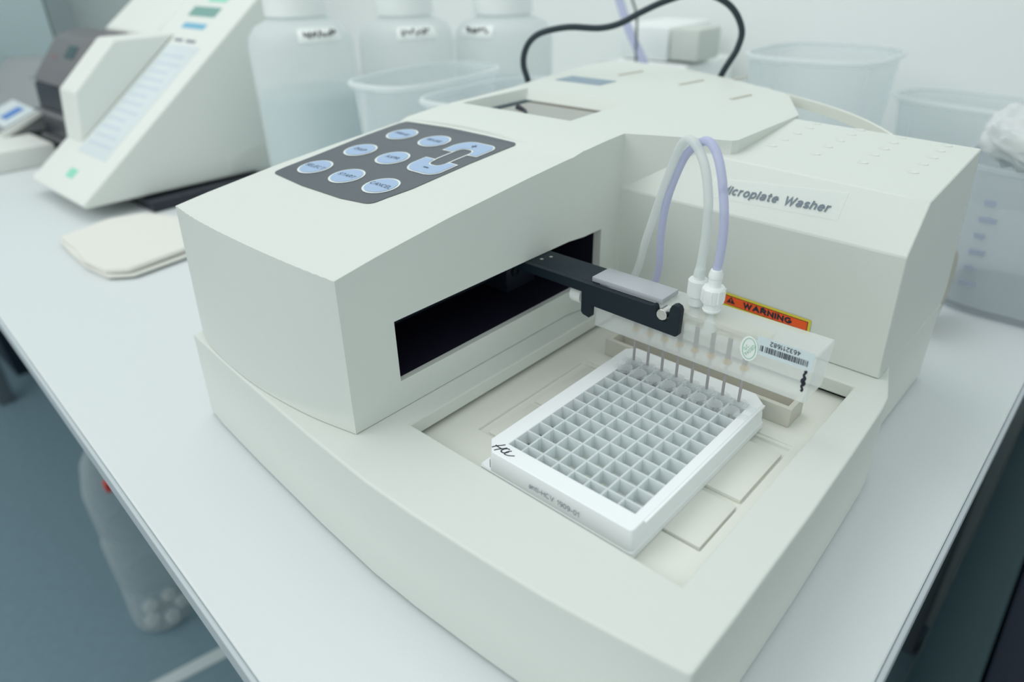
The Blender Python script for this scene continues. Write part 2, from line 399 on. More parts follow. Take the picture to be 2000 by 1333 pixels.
# ---- tower and hood
def sm(P_, n=4): return [(v.x, v.y) for v in spline([(x, y, 0) for x, y in P_], n)]
bo = sm([(-231.5, -32.5), (-210, -39), (-184, -43.2), (-152, -45.4), (-122, -44.8), (-92, -41.8), (-64.4, -36.2)])
tp = sm([(-222, -32.6), (-200, -35.0), (-174, -36.4), (-145, -36.9), (-118, -36.8), (-90, -36.1), (-64.6, -34.8)])
rest = [(-64.6, 60), (-64.6, 131), (-62.5, 143), (-62.2, 181), (-38, 189.5), (-11, 199.3), (-1.5, 202.2), (0.6, 206), (0.6, 291), (-32, 352), (-58, 373), (-117, 400), (-183, 425),
        (-225, 433), (-244, 428), (-250, 401), (-243, 347), (-236, 310), (-226, 262), (-222, 200), (-222, 80)]
rb = [(x, y) for x, y in rest]; rb[-1] = (-230, 80); rb[-2] = (-228, 200)
B0 = [(x, y, -3.6) for x, y in bo + rb]
T0 = [(tx + (tx - bx) * 0.49, ty + (ty - by) * 0.49, 118) for (tx, ty), (bx, by) in zip(tp, bo)] + [(x, y, 118) for x, y in rest]
T0[-1] = (-218, 80, 118); T0[-2] = (-219, 200, 118)
o = finish(rings_bm(B0, T0), 'tower_housing', BEIGE)
ys = [-60, -35, -12, 9, 35, 61, 95, 125, 133, 141, 163, 186, 210, 460]
zs = [74.1, 78.4, 82.2, 85.0, 88.4, 91.0, 94.4, 97.0, 97.6, 100.0, 101.8, 103.0, 103.3, 103.3]
ztop = lambda y: interp(y, ys, zs)
prof = [(-60, -30)] + list(zip(ys, zs)) + [(460, -30)]
boolean(o, [prism_bm(prof, lambda p: (-300, p[0], p[1]), lambda p: (60, p[0], p[1]))], 'INTERSECT')
boolean(o, [box_bm(-150, -55, -5.6, 161.3, 12.4, 46.6)])
boolean(o, [rings_bm([(-209, 191, 94.9), (-113, 191, 94.9), (-115, 256, 94.9), (-209, 256, 94.9)], [(-216, 185, 112), (-106, 185, 112), (-110, 271, 112), (-216, 271, 112)])])
o.data.transform(Matrix.Translation(-ORG[w.name])); o.parent = w; bevel(o, 0.9, 2, 40)
TOWER = o
# inside of the arm slot
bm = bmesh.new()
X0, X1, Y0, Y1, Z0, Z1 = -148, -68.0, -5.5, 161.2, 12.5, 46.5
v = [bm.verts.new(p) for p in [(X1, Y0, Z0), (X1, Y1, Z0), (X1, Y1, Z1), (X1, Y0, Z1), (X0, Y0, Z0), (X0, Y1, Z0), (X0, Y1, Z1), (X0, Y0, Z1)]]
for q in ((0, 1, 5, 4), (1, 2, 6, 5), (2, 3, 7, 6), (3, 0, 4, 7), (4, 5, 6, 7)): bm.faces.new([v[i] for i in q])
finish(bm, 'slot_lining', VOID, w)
bm = lathe_bm([(2.2, 0), (2.2, 164)], (-104, -4, 22), 16, axis='y')
finish(bm, 'guide_rod', DARKM, w)
bm = box_bm(-118, -92, 104, 131, 13.2, 43, b=0.8)
cr = finish(bm, 'arm_carriage', DARKM, w)
finish(lathe_bm([(3.6, 0), (3.6, 1.6), (2.0, 1.6), (2.0, 0.5)], (-92.1, 112, 26), 20, axis='x'), 'bolt', BLACK, cr)
# display window in the hood
bm = box_bm(-208.5, -115.5, 191.5, 255.5, 95.0, 95.5)
finish(bm, 'display_floor', mat('display_floor', (0.40, 0.42, 0.39), 0.5), w)
bm = bmesh.new(); box_bm(-208.2, -200.5, 192, 255.0, 95.55, 96.0, bm)
finish(bm, 'display_gap', DTEAL, w)
box('display_gap', -200, -117, 250.0, 255.2, 95.55, 95.95, mat('gap_brown', (0.20, 0.19, 0.16), 0.6), w)
sp = spline([(-190, 226, 96.2), (-184, 223, 96.2), (-178, 220, 96.1), (-171, 213, 96.0)], 6)
finish(tube_bm(sp, lambda t: 2.6 - 1.6 * t, 8), 'display_mark', INK, w)
# hood details: blue label, vent slots
box('hood_label', -219, -172, 306, 330, 103.25, 103.7, mat('label_slate', (0.22, 0.32, 0.40), 0.4), w)
for x, y, l in ((-118.5, 360, 15), (-57.5, 325, 12), (-186, 372, 15), (-96, 402, 8)):
    bm = prism_bm([(-1.3, -l), (1.3, -l), (1.3, l), (-1.3, l)], lambda p: (x + p[0] + p[1] * .15, y + p[1], 103.25), lambda p: (x + p[0] + p[1] * .15, y + p[1], 104.3))
    finish(bm, 'hood_rib', TAN, w)
# curved rear rim
pa = spline([(-254, 401, 99.5), (-247, 431, 99.5), (-183, 428, 99.5), (-116, 403, 99.5), (-58, 376, 98.5), (-9, 353, 97), (28, 327, 96), (56, 299, 94.5), (66, 284, 94)], 8)
bm = bmesh.new(); prev = None
for p in pa:
    r = [bm.verts.new((p.x, p.y, p.z - 4)), bm.verts.new((p.x, p.y + 3, p.z - 4)), bm.verts.new((p.x, p.y + 3, p.z + 3)), bm.verts.new((p.x, p.y, p.z + 3))]
    if prev:
        for k in range(4): bm.faces.new((prev[k], prev[(k + 1) % 4], r[(k + 1) % 4], r[k]))
    else: bm.faces.new(r)
    prev = r
bm.faces.new(prev[::-1]); bmesh.ops.recalc_face_normals(bm, faces=bm.faces[:])
finish(bm, 'rear_rim', BEIGE2, w)

# ---- side block
Lr = [(-100, 182.0, -3.8), (-100, 183.0, 68.5), (-100, 200.5, 96.4), (-100, 290, 104.0), (-100, 305, 5), (-100, 303, -3.8)]
Rr = [(110.9, 180.0, -3.8), (110.0, 172.3, 69.0), (110.0, 190.5, 92.6), (110.0, 281, 100.2), (110.6, 305, 6), (110.6, 303, -3.8)]
bm = bmesh.new(); rows = []; NS = 15
for k in range(NS):
    t_ = k / (NS - 1); rows.append([bm.verts.new(Vector(a).lerp(Vector(b_), t_)) for a, b_ in zip(Lr, Rr)])
for a, b_ in zip(rows, rows[1:]):
    for q in range(6): bm.faces.new((a[q], a[(q + 1) % 6], b_[(q + 1) % 6], b_[q]))
bm.faces.new(rows[0][::-1]); bm.faces.new(rows[-1]); bmesh.ops.recalc_face_normals(bm, faces=bm.faces[:])
o = finish(bm, 'side_housing', BEIGE, w, smooth=12); bevel(o, 0.8, 2, 15)
def face_y(x, z):
    t_ = (x + 100) / 210.5; s__ = (z + 3.8) / 72.6
    return (182 + 1.0 * s__) * (1 - t_) + (180 - 7.7 * s__) * t_
VD = [(11.5, 228.2, 97.2), (12.7, 242.3, 98.3), (14.3, 256.9, 99.6), (16.0, 270.9, 100.7), (16.3, 281.2, 101.6), (38.1, 227.2, 96.7), (39.0, 242.4, 98.0), (40.7, 256.4, 99.1), (42.0, 270.6, 100.3), (43.4, 281.5, 101.2),
      (64.5, 226.6, 96.3), (65.3, 241.6, 97.5), (66.4, 254.5, 98.6), (67.2, 267.5, 99.7), (68.0, 278.6, 100.6), (90.7, 225.2, 95.8), (91.3, 240.1, 97.0), (92.2, 253.0, 98.1), (92.4, 265.9, 99.2), (93.2, 276.4, 100.1)]
for x_, y_, z_ in VD:
    bm = lathe_bm([(3.3, -0.3), (3.1, 0.4), (2.2, 0.5), (1.2, 0.0), (0.0, -0.1)], (x_, y_, 0), 16, sy=0.55)
    for v_ in bm.verts: v_.co.z += z_ + (v_.co.y - y_) * 0.084 - (v_.co.x - x_) * 0.018
    finish(bm, 'vent_dimple', BEIGE, w)
# ---- machine name label on the slope
def slope_pt(x, d, h):
    t_ = (x + 100) / 210
    a = Vector(Lr[1]).lerp(Vector(Rr[1]), t_); b_ = Vector(Lr[2]).lerp(Vector(Rr[2]), t_)
    n_ = (Vector(Rr[1]) - Vector(Lr[1])).cross(b_ - a).normalized()
    return a.lerp(b_, d) + n_ * h
bm = bmesh.new(); gv = [[bm.verts.new(slope_pt(-2.5 + 74.5 * a / 12, (0.24 + 0.10 * a / 12) + b_ * (0.36 + 0.16 * a / 12) , 0.35)) for b_ in (0, 0.5, 1)] for a in range(13)]
for a in range(12):
    for b_ in range(2): bm.faces.new((gv[a][b_], gv[a + 1][b_], gv[a + 1][b_ + 1], gv[a][b_ + 1]))
lb = finish(bm, 'name_label', TAPE, w)
finish(text_bm('Microplate Washer', lambda u, v: slope_pt(3.6 + u, 0.335 + u * 0.0016 + v / 31.5, 0.6), width=62.6, height=5.2, bold=0.03, shear=0.16, spacing=1.0), 'lettering', INKG, lb)
# ---- warning sticker
FW = plane_map((8.5, 180.55, 20.9), (1, -0.005, -0.022), (0, -0.03, -1), 0)
nf = lambda u, v, h: Vector((8.5 + u, face_y(8.5 + u, 20.7 - v - 0.024 * u) - h, 20.7 - v - 0.024 * u))
def quad(name, u0, u1, v0, v1, h, m, par):
    bm = bmesh.new(); bm.faces.new([bm.verts.new(nf(*p, h)) for p in ((u0, v1), (u1, v1), (u1, v0), (u0, v0))]); return finish(bm, name, m, par)
wl = quad('warning_label', 0, 62.2, 0, 9.6, 0.55, YELLOW, w)
quad('label_border', 1.4, 60.7, 1.45, 7.75, 0.62, INK, wl)
quad('label_field', 1.75, 60.35, 1.8, 7.4, 0.70, ORANGE, wl)
bm = bmesh.new(); bm.faces.new([bm.verts.new(nf(*p, 0.8)) for p in ((10.8, 6.2), (16.6, 6.2), (13.7, 2.0))])
finish(bm, 'hazard_triangle', INK, wl)
bm = bmesh.new(); bm.faces.new([bm.verts.new(nf(*p, 0.88)) for p in ((13.45, 4.9), (13.95, 4.9), (14.05, 3.3), (13.35, 3.3))])
bm.faces.new([bm.verts.new(nf(*p, 0.88)) for p in ((13.45, 5.7), (13.95, 5.7), (13.95, 5.2), (13.45, 5.2))])
finish(bm, 'hazard_mark', ORANGE, wl)
finish(text_bm('WARNING', lambda u, v: nf(21.6 + u, 6.5 - v, 0.8), width=30.0, height=4.0, bold=0.055, spacing=0.95), 'lettering', INK, wl)

# ---- control panel
def drape(pts, h, bm=None, sub=True):
    bm = bm or bmesh.new(); f_ = bm.faces.new([bm.verts.new((x, y, 0)) for x, y in pts])
    return bm
def drape_finish(bm, name, m, par, h):
    for yy in ys[1:10]:
        g = bm.verts[:] + bm.edges[:] + bm.faces[:]
        bmesh.ops.bisect_plane(bm, geom=g, plane_co=(0, yy, 0), plane_no=(0, 1, 0))
    for v_ in bm.verts: v_.co.z = ztop(v_.co.y) + h
    bm.normal_update()
    for f_ in bm.faces:
        if f_.normal.z < 0: f_.normal_flip()
    return finish(bm, name, m, par, smooth=0)
def rpoly(pts, r, n=5):
    """round the corners of a polygon"""
    out = []; N = len(pts)
    for i in range(N):
        p = Vector(pts[i]); a = (Vector(pts[i - 1]) - p); b = (Vector(pts[(i + 1) % N]) - p)
        rr = r[i] if isinstance(r, (list, tuple)) else r
        if rr <= 0: out.append(tuple(p)); continue
        da = min(rr, a.length * .45); db = min(rr, b.length * .45); A = p + a.normalized() * da; B = p + b.normalized() * db
        for k in range(n + 1):
            t_ = k / n; out.append(tuple((1 - t_) ** 2 * A + 2 * t_ * (1 - t_) * p + t_ * t_ * B))
    return out
P_ = rpoly([(-210.6, 24.6), (-174, 21.4), (-137, 21.4), (-114.6, 24.6), (-110.6, 50), (-110.2, 95), (-109.2, 135.4), (-137, 136.6), (-173, 137.2), (-216.3, 134.6), (-215, 97), (-212, 58)],
           [5, 0, 0, 5, 0, 0, 4, 0, 0, 5, 0, 0])
cp = drape_finish(drape(P_, 0), 'control_panel', PANEL, w, 0.35)
cp['label'] = 'dark grey membrane button panel'
circ = lambda cx, cy, r: [(cx + r * math.cos(2 * math.pi * k / 40), cy + r * math.sin(2 * math.pi * k / 40)) for k in range(40)]
def btn(s, cx, cy, wd):
    drape_finish(drape(circ(cx, cy, 10.9), 0), 'button_ring', WRING, cp, 0.55)
    b_ = drape_finish(drape(circ(cx, cy, 9.6), 0), 'button', BTN, cp, 0.75)
    bm = text_bm(s, lambda u, v: (cx - wd / 2 + u, cy - 1.6 + v, 0), width=wd, height=3.3, bold=0.0)
    drape_finish(bm, 'button_text', INKT, cp, 0.95)
for s, cx, cy, wd in (('SELECT', -192.6, 43.6, 17.6), ('START', -161, 43.9, 14.6), ('CANCEL', -129.8, 44.3, 17.6), ('DISP', -192.3, 77.8, 10.5), ('ASPR', -160.6, 78.0, 11.5),
                      ('PRIME', -192.9, 113.0, 13.5), ('RINSE', -161.4, 113.4, 13.0)):
    btn(s, cx, cy, wd)
plus = rpoly([(-142.5, 104.6), (-142.8, 116.5), (-137.5, 123.6), (-119, 123.6), (-115, 119.5), (-115.2, 105.2), (-121.2, 104.8), (-122.4, 109.6), (-125, 112.4), (-131.5, 112.4), (-134.2, 110), (-135.3, 104.6)], [0, 4, 5, 4, 3, 0, 0, 1, 2, 2, 1, 0])
minus = [(x + (0.8 if x < -128 else 0), 2 * 96.6 - y) for x, y in plus][::-1]
def grow(pts, d):
    n = len(pts); A = sum(pts[i][0] * pts[(i + 1) % n][1] - pts[(i + 1) % n][0] * pts[i][1] for i in range(n)); sg = 1 if A > 0 else -1
    out = []
    for i in range(n):
        a = Vector(pts[i]) - Vector(pts[i - 1]); b = Vector(pts[(i + 1) % n]) - Vector(pts[i])
        na = Vector((a.y, -a.x)).normalized() * sg; nb = Vector((b.y, -b.x)).normalized() * sg
        m_ = (na + nb)
        m_ = m_.normalized() if m_.length > 1e-4 else na
        k = min(1.6, 1 / max(0.5, m_.dot(na))); out.append(tuple(Vector(pts[i]) + m_ * d * k))
    return out
for nm, P2, sgn, cy in (('plus_button', plus, '+', 117.4), ('minus_button', minus, '-', 76.4)):
    drape_finish(drape(grow(P2, 1.1), 0), 'button_ring', WRING, cp, 0.55)
    drape_finish(drape(P2, 0), nm, BTN, cp, 0.75)
bm = drape([(-131.2, 116.9), (-127.2, 116.9), (-127.2, 117.7), (-131.2, 117.7)], 0); drape([(-129.6, 115.1), (-128.8, 115.1), (-128.8, 119.5), (-129.6, 119.5)], 0, bm)
drape_finish(bm, 'button_text', INKT, cp, 0.95)
drape_finish(drape([(-130.3, 75.9), (-126.2, 75.9), (-126.2, 77.0), (-130.3, 77.0)], 0), 'button_text', INKT, cp, 0.95)
for xx in (-134.9, -122.9):
    drape_finish(drape([(xx, 87), (xx + 1.1, 87), (xx + 1.1, 106.5), (xx, 106.5)], 0), 'button_ring', WRING, cp, 0.52)
# raised lip behind the panel
bm = bmesh.new(); prev = None
for k in range(25):
    x = -218 + 110 * k / 24; y = 137.6 + 2.6 * math.sin(math.pi * k / 24); h = 0.2 + 1.1 * math.sin(math.pi * k / 24)
    r = [bm.verts.new((x, y - 0.8, ztop(y - 0.8) - 0.5)), bm.verts.new((x, y, ztop(y) + h)), bm.verts.new((x, y + 5, ztop(y + 5) - 0.3))]
    if prev:
        bm.faces.new((prev[0], r[0], r[1], prev[1])); bm.faces.new((prev[1], r[1], r[2], prev[2]))
    prev = r
finish(bm, 'panel_lip', BEIGE, w)

# ================================================================== ARM
ax = [(-104, 46.3), (-104, 41.0), (-23.5, 40.6), (-23.5, 28.6), (-22.4, 27.3), (-18.2, 26.3), (-17.1, 27.2), (-17.0, 34.2), (35.0, 33.4), (36.2, 34.4), (36.6, 48.0), (35.6, 49.9), (33.6, 50.6), (31.6, 49.8), (30.6, 47.6)]
for k in range(9):
    a = math.radians(10 - 200 * k / 8); ax.append((26.7 + 3.5 * math.cos(a), 43.1 + 3.5 * math.sin(a)))
ax += [(22.6, 46.2), (21.4, 47.0), (20.0, 46.3)]
bm = prism_bm(ax, lambda p: (p[0], 90, p[1]), lambda p: (p[0], 93.7, p[1]))
arm = finish(bm, 'arm', BLACK, w); bevel(arm, 0.3, 2, 30)
arm['label'] = 'black metal arm carrying the needle block'
box('arm_beam', -104, -15.0, 93.7, 113.4, 40.8, 46.3, BLACK, arm, b=0.3)
finish(lathe_bm([(2.7, 0), (2.95, 0.25), (2.95, 6.5)], (26.7, 89.2, 43.3), 28, axis='y'), 'locking_pin', SILVER, arm)
finish(lathe_bm([(5.0, 0), (5.2, 0.6), (5.2, 7)], (-34, 98, 34.6), 24, axis='x'), 'roller', CAPW, arm)
for x, y in ((-58, 106), (-60, 100)):
    finish(lathe_bm([(1.1, 0), (1.1, 0.4), (0.1, 0.5)], (x, y, 46.2), 10), 'screw', SILVER, arm)
cv = box('cover_plate', -19.5, 24.0, 93.9, 109.5, 46.5, 49.2, ACRYL2, arm, b=0.25)
cv['label'] = 'grey acrylic cover plate'
# ---- acrylic manifold
bm = prism_bm([(-17, 94), (102.2, 94), (102.2, 115), (-17, 115)], lambda p: (p[0] - (1.5 if p[0] > 50 else 0), p[1], 20.4), lambda p: (p[0], p[1], 45.8))
mf = finish(bm, 'needle_manifold', ACRYL, w); bevel(mf, 0.8, 2)
mf['label'] = 'frosted acrylic needle block'
box('fluid_channel', 31, 77, 103.0, 109.0, 39.0, 43.0, CHAN, mf, b=0.8)
box('drilled_channel', -8, 97, 103.3, 107.3, 35.0, 36.6, CHAN, mf, b=0.5)
for i in range(8):
    x = 3.6 + 9 * i
    n = finish(lathe_bm([(0.4, 0), (0.78, 0.0), (0.78, 35)], (x, 104.4, 1.2), 12), 'needle', STEEL, mf)
    finish(lathe_bm([(2.2, 0), (2.2, 0.9), (1.2, 2.8)], (x, 104.4, 20.7), 16), 'glue_ring', AMBER, mf)
    finish(lathe_bm([(1.3, 0), (1.25, 12)], (x, 104.4, 22.6), 12), 'needle_sleeve', clear('sleeve%d' % i, (0.25, 0.25, 0.26), 0.55, 0, 0.5) if i == 0 else bpy.data.materials['sleeve0'], mf)
# barcode and inspection stickers
fm = lambda u, v, h=0: Vector((u, 93.95 - h, v))
bm = poly_bm([(74.6, 37.6), (100.8, 37.6), (101.0, 46.9), (74.6, 46.9)], lambda u, v: fm(u, v, 0.1))
bc = finish(bm, 'barcode_label', STICKB, mf)
bm = bmesh.new(); x = 76.6; random.seed(3)
while x < 98.7:
    wd = random.choice((0.18, 0.18, 0.36, 0.5)); gp = random.choice((0.2, 0.2, 0.36))
    poly_bm([(x, 39.6), (min(x + wd, 98.9), 39.6), (min(x + wd, 98.9), 42.6), (x, 42.6)], lambda u, v: fm(u, v, 0.22), bm)
    x += wd + gp
    if abs(x - 78.6) < 0.35: x += 0.5
finish(bm, 'barcode_bars', INK, bc)
bm = text_bm('463211682', lambda u, v: fm(94.8 - u, 45.9 - v, 0.22), width=14.0, height=2.4, bold=0.015, spacing=1.0)
finish(bm, 'lettering', INK, bc)
E_ = lambda cx, cz, a, b_, th=0: [(cx + a * math.cos(t_) * math.cos(th) - b_ * math.sin(t_) * math.sin(th), cz + a * math.cos(t_) * math.sin(th) + b_ * math.sin(t_) * math.cos(th)) for t_ in [2 * math.pi * k / 40 for k in range(40)]]
bm = poly_bm(E_(71.5, 38.9, 4.3, 6.6), lambda u, v: fm(u, v, 0.35))
qc = finish(bm, 'inspection_sticker', STICK, mf)
bm = bmesh.new(); A_ = E_(71.6, 38.9, 3.3, 5.5); B_ = E_(71.6, 38.9, 3.05, 5.25)
va = [bm.verts.new(fm(*p, 0.45)) for p in A_]; vb = [bm.verts.new(fm(*p, 0.45)) for p in B_]
for k in range(40): bm.faces.new((va[k], va[(k + 1) % 40], vb[(k + 1) % 40], vb[k]))
finish(bm, 'sticker_ring', GREEN, qc)
th = math.radians(58)
def qmap(u, v): return fm(71.5 + u * math.cos(th) - v * math.sin(th), 38.9 + u * math.sin(th) + v * math.cos(th), 0.45)
bm = text_bm('Q.C.', lambda u, v: qmap(-2.1 + u, 0.5 + v), width=3.6, height=1.5, bold=0.0)
text_bm('PASSED', lambda u, v: qmap(-3.5 + u, -1.7 + v), width=6.9, height=1.55, bold=0.0, bm=bm)
finish(bm, 'lettering', GREEN, qc)
sp = [Vector((98.4 + 0.35 * math.sin(k * 1.3), 93.75, 37.4 - k * 0.62)) for k in range(18)]
finish(tube_bm(sp, lambda t: 0.75 - 0.25 * math.sin(t * 9), 8), 'ink_mark', INK, mf)
# ---- tube connectors
f1 = finish(lathe_bm([(3.6, 0), (3.6, 4.2), (4.2, 4.6), (4.9, 5.2), (4.9, 13.2), (4.3, 13.9), (2.7, 14.0), (2.5, 17.5), (2.2, 19)], (37.2, 103.5, 47.3), 28), 'tube_connector', FIT1, w)
f1['label'] = 'milky translucent tube connector'
bm = lathe_bm([(4.1, 0), (4.4, 0.9), (3.9, 1.4), (3.9, 4.2), (5.0, 4.6), (5.5, 5.4), (5.5, 12.0), (4.8, 13.0), (3.1, 13.2), (3.1, 17.2), (3.4, 17.6), (3.4, 19.2), (2.6, 21.6), (2.3, 21.8)], (46.6, 101.8, 47.5), 28)
for k in range(10):
    a = 2 * math.pi * k / 10; cx, cy = 46.6 + 5.4 * math.cos(a), 101.8 + 5.4 * math.sin(a)
    lathe_bm([(0.45, 0), (0.45, 6.4)], (cx, cy, 53.0), 8, bm=bm)
f2 = finish(bm, 'tube_connector', FIT2, w); f2['label'] = 'opaque white tube connector'
finish(lathe_bm([(3.4, 0), (2.8, 4.5), (1.6, 5.5), (1.2, 11)], (46.6, 102.5, 36.4), 20), 'connector_tail', FIT1, w)
finish(lathe_bm([(2.8, 0), (2.2, 4.5), (1.2, 5.5)], (37.2, 103.5, 41), 20), 'connector_tail', FIT1, w)
p1 = spline([(37.3, 103.5, 62.6), (37.6, 103.4, 70), (38.3, 103.2, 84), (37.6, 103.2, 99), (33.8, 104.6, 113), (27.5, 107.5, 121.5), (21.6, 110.2, 124.4), (15.2, 114.5, 121.3), (9.3, 119.5, 112.3), (2.6, 125, 99.5), (-3.0, 130, 88.5), (-14.8, 138, 58.5), (-24.0, 143, 31.5), (-38, 140, 14), (-62, 135, 16)], 8)
o = finish(tube_bm(p1, lambda t: 2.9 if t < 0.02 else (2.2 if t > 0.06 else 2.9 - (t - 0.02) * 17), 14), 'liquid_tube', TUBEW, w); o['label'] = 'clear silicone tube arching over the block'
p2 = spline([(46.6, 102.0, 68.6), (47.2, 102.1, 76), (47.2, 102.3, 88), (45.4, 103, 100), (41.0, 105, 114), (35.5, 108, 122.3), (29.5, 111, 125.0), (22.8, 115, 121.6), (14.5, 120, 114.4), (5.6, 127, 99.5), (-1.5, 133, 82.3), (-5.6, 138, 63), (-8.2, 142.5, 37.5), (-18, 144, 20), (-62, 142, 18)], 8)
o = finish(tube_bm(p2, 2.1, 14), 'liquid_tube', TUBEP, w); o['label'] = 'violet silicone tube arching over the block'

# ================================================================== MICROPLATE
pl = thing('microplate', 'white 96-well microplate frame handwritten HCL, lying on the washer tray', 'microplate', (34, 57, -14.9))
BT = -14.85
def outline(gx, gy, ch):
    x0, x1, y0, y1 = -8.2 - gx, 76.3 + gx, -5.4 - gy, 118.7 + gy
    return [(x0 + ch, y0), (x1 - 1.6, y0), (x1 - .5, y0 + .5), (x1, y0 + 1.6), (x1, y1 - 6.5), (x1 - 6.8, y1), (x0 + 5, y1), (x0, y1 - 4.5), (x0, y0 + ch)]
bm = bmesh.new()
oT = outline(0, 0, 7.0); oB = outline(0.7, 0.7, 7.0)
a = [bm.verts.new((x, y, 0)) for x, y in oT]; b_ = [bm.verts.new((x, y, -11.0)) for x, y in oB]
for k in range(9): bm.faces.new((b_[k], b_[(k + 1) % 9], a[(k + 1) % 9], a[k]))
IN = [(0.6, 4.1), (71.4, 4.1), (71.4, 107.6), (0.6, 107.6)]
i0 = [bm.verts.new((x, y, 0)) for x, y in IN]; i1 = [bm.verts.new((x, y, -8.0)) for x, y in IN]
for k in range(4): bm.faces.new((i0[k], i0[(k + 1) % 4], i1[(k + 1) % 4], i1[k]))
# top ring faces
eo = [bm.edges.get((a[k], a[(k + 1) % 9])) for k in range(9)]; ei = [bm.edges.get((i0[k], i0[(k + 1) % 4])) for k in range(4)]
bmesh.ops.triangle_fill(bm, use_beauty=True, edges=eo + ei, normal=(0, 0, 1))
bmesh.ops.recalc_face_normals(bm, faces=bm.faces[:])
fr = finish(bm, 'plate_frame', PLATE, pl, smooth=25); bevel(fr, 0.5, 2, 40)
# skirt flange
bm = bmesh.new()
s0 = outline(1.1, 1.1, 1.6); s1 = outline(1.1, 1.1, 1.6); si = outline(-0.6, -0.6, 4)
A0 = [bm.verts.new((x, y, BT)) for x, y in s0]; A1 = [bm.verts.new((x, y, -11.4)) for x, y in s1]; A2 = [bm.verts.new((x, y, -10.8)) for x, y in outline(0.5, 0.5, 1.9)]; A3 = [bm.verts.new((x, y, -10.8)) for x, y in si]; A4 = [bm.verts.new((x, y, BT)) for x, y in si]
for P, Q in ((A0, A1), (A1, A2), (A2, A3), (A3, A4), (A4, A0)):
    for k in range(9): bm.faces.new((P[k], P[(k + 1) % 9], Q[(k + 1) % 9], Q[k]))
bmesh.ops.recalc_face_normals(bm, faces=bm.faces[:])
finish(bm, 'skirt_flange', PLATE, pl, smooth=25)
# the cross walls that divide the cells
bm = bmesh.new()
for i in range(1, 8):
    box_bm(i * 9 - .45, i * 9 + .45, 4.1, 107.6, -7.4, -0.05, bm)
    if i % 2:
        for j in range(1, 10): box_bm(i * 9 - .55, i * 9 + .55, j * 9 + 6.3, j * 9 + 6.9, -6.2, 0.12, bm)
finish(bm, 'long_divider_walls', WALLP, pl, smooth=0)
bm = bmesh.new()
for j in range(1, 11):
    for i in range(8): box_bm(i * 9 + .5, i * 9 + 8.5, j * 9 - .45, j * 9 + .45, -7.4, -0.1, bm)
finish(bm, 'cross_divider_walls', WALLP, pl, smooth=0)
box('side_bead', 76.25, 77.6, 3.0, 112, -1.6, -0.1, PLATE, pl, b=0.3)
# writing
bm = text_bm('anti-HCV 1909-01', lambda u, v: (22.2 + u, -5.95 - 0.062 * (7.6 - v), -7.6 + v - u * 0.01), width=28.4, height=2.7, bold=0.0)
finish(bm, 'printed_text', INKM, pl)
strokes = [[(-0.2, 2.4), (-1.4, 0.9), (-3.1, -1.2), (-3.9, -3.0)], [(2.0, 1.2), (0.9, -0.4), (-0.6, -2.2), (-1.6, -3.9)], [(-3.6, -0.6), (-2.2, -0.9), (0.2, -0.9), (1.4, -0.3)],
           [(3.9, 1.0), (2.6, 0.9), (1.4, -0.6), (1.3, -2.2), (2.6, -2.7), (4.0, -1.8), (4.6, -0.4)], [(5.2, 0.9), (4.2, -0.4), (3.7, -1.9), (4.2, -2.9), (6.2, -2.5), (8.6, -0.9)]]
bm = bmesh.new()
for s in strokes:
    tube_bm(spline([(x + 0.4, y, 0.12) for x, y in s], 6), 0.36, 6, bm)
for v_ in bm.verts: v_.co.z = 0.06 + (v_.co.z - 0.12) * 0.2
finish(bm, 'handwriting', INK, pl)

# ---- well strips
def make_strip(y, label, dark):
    st = thing('well_strip', label, 'well strip', (36, y, 0.2), 'clear eight-well strips in the microplate')
    bm = bmesh.new()
    box_bm(-2.5, 3.0, y - 2.6, y + 2.6, 0.1, 0.75, bm, b=0.25); box_bm(69.5, 75.5, y - 2.4, y + 2.4, 0.1, 0.75, bm, b=0.25)
    for i in range(7): box_bm(9 * i + 7.9, 9 * i + 10.1, y - 1.3, y + 1.3, 0.15, 0.8, bm)
    finish(bm, 'strip_rail', WELL, st, smooth=0)
    for i in range(8):
        c = (4.5 + 9 * i, y, 0)
        bm = lathe_bm([(3.1, 1.5), (3.45, 1.75), (4.1, 1.7), (4.15, 0.2), (3.75, -0.6), (3.5, -8.6), (2.6, -9.7), (0.0, -10.0)], c, 26)
        wv = finish(bm, 'well', WELL, st)
        if dark and i < 4:
            finish(lathe_bm([(2.3, 0), (2.2, 0.35), (0.2, 0.4)], (c[0] + 0.3, c[1] + 0.4, -4.0), 18, sy=0.6), 'dried_residue', mat('residue%d' % i, (0.12, 0.06, 0.06), 0.5), wv)
    return st
make_strip(94.7, 'clear well strip nearest the empty cells, dark residue in four wells', True)
make_strip(103.6, 'clear well strip with the eight needle tips lowered into it', False)

# ================================================================== CABLE
pc = [(-285, 296, -59.2), (-262, 300, -57), (-253, 306, -30), (-252, 311, 20), (-252, 312, 60), (-253, 312, 84), (-255.7, 312.3, 98.4), (-260.2, 312.0, 110.2), (-259.4, 312.0, 121.0), (-253.5, 313.5, 131.7), (-244.6, 319.7, 138.6), (-226.5, 332.6, 142.5), (-205.1, 348.0, 141.5),
      (-191.2, 358.3, 144.9), (-178.0, 368.6, 153.0), (-161.8, 381.4, 161.7), (-142.6, 396.9, 167.5), (-126.9, 408.4, 163.0), (-115.6, 416.1, 153.2), (-108.6, 419.7, 138.2), (-109.6, 417.4, 124.3), (-113.3, 413.6, 114.2), (-118.3, 411.7, 103.1), (-124, 412, 85), (-126, 414, 20), (-127, 418, -40), (-131, 432, -58), (-140, 462, -59.2)]
o = finish(tube_bm(spline(pc, 8), 2.7, 14), 'power_cable', CABLE, org=(-160, 340, 100))
tag(o, 'black cable looping above the rear hood of the washer', 'cable')

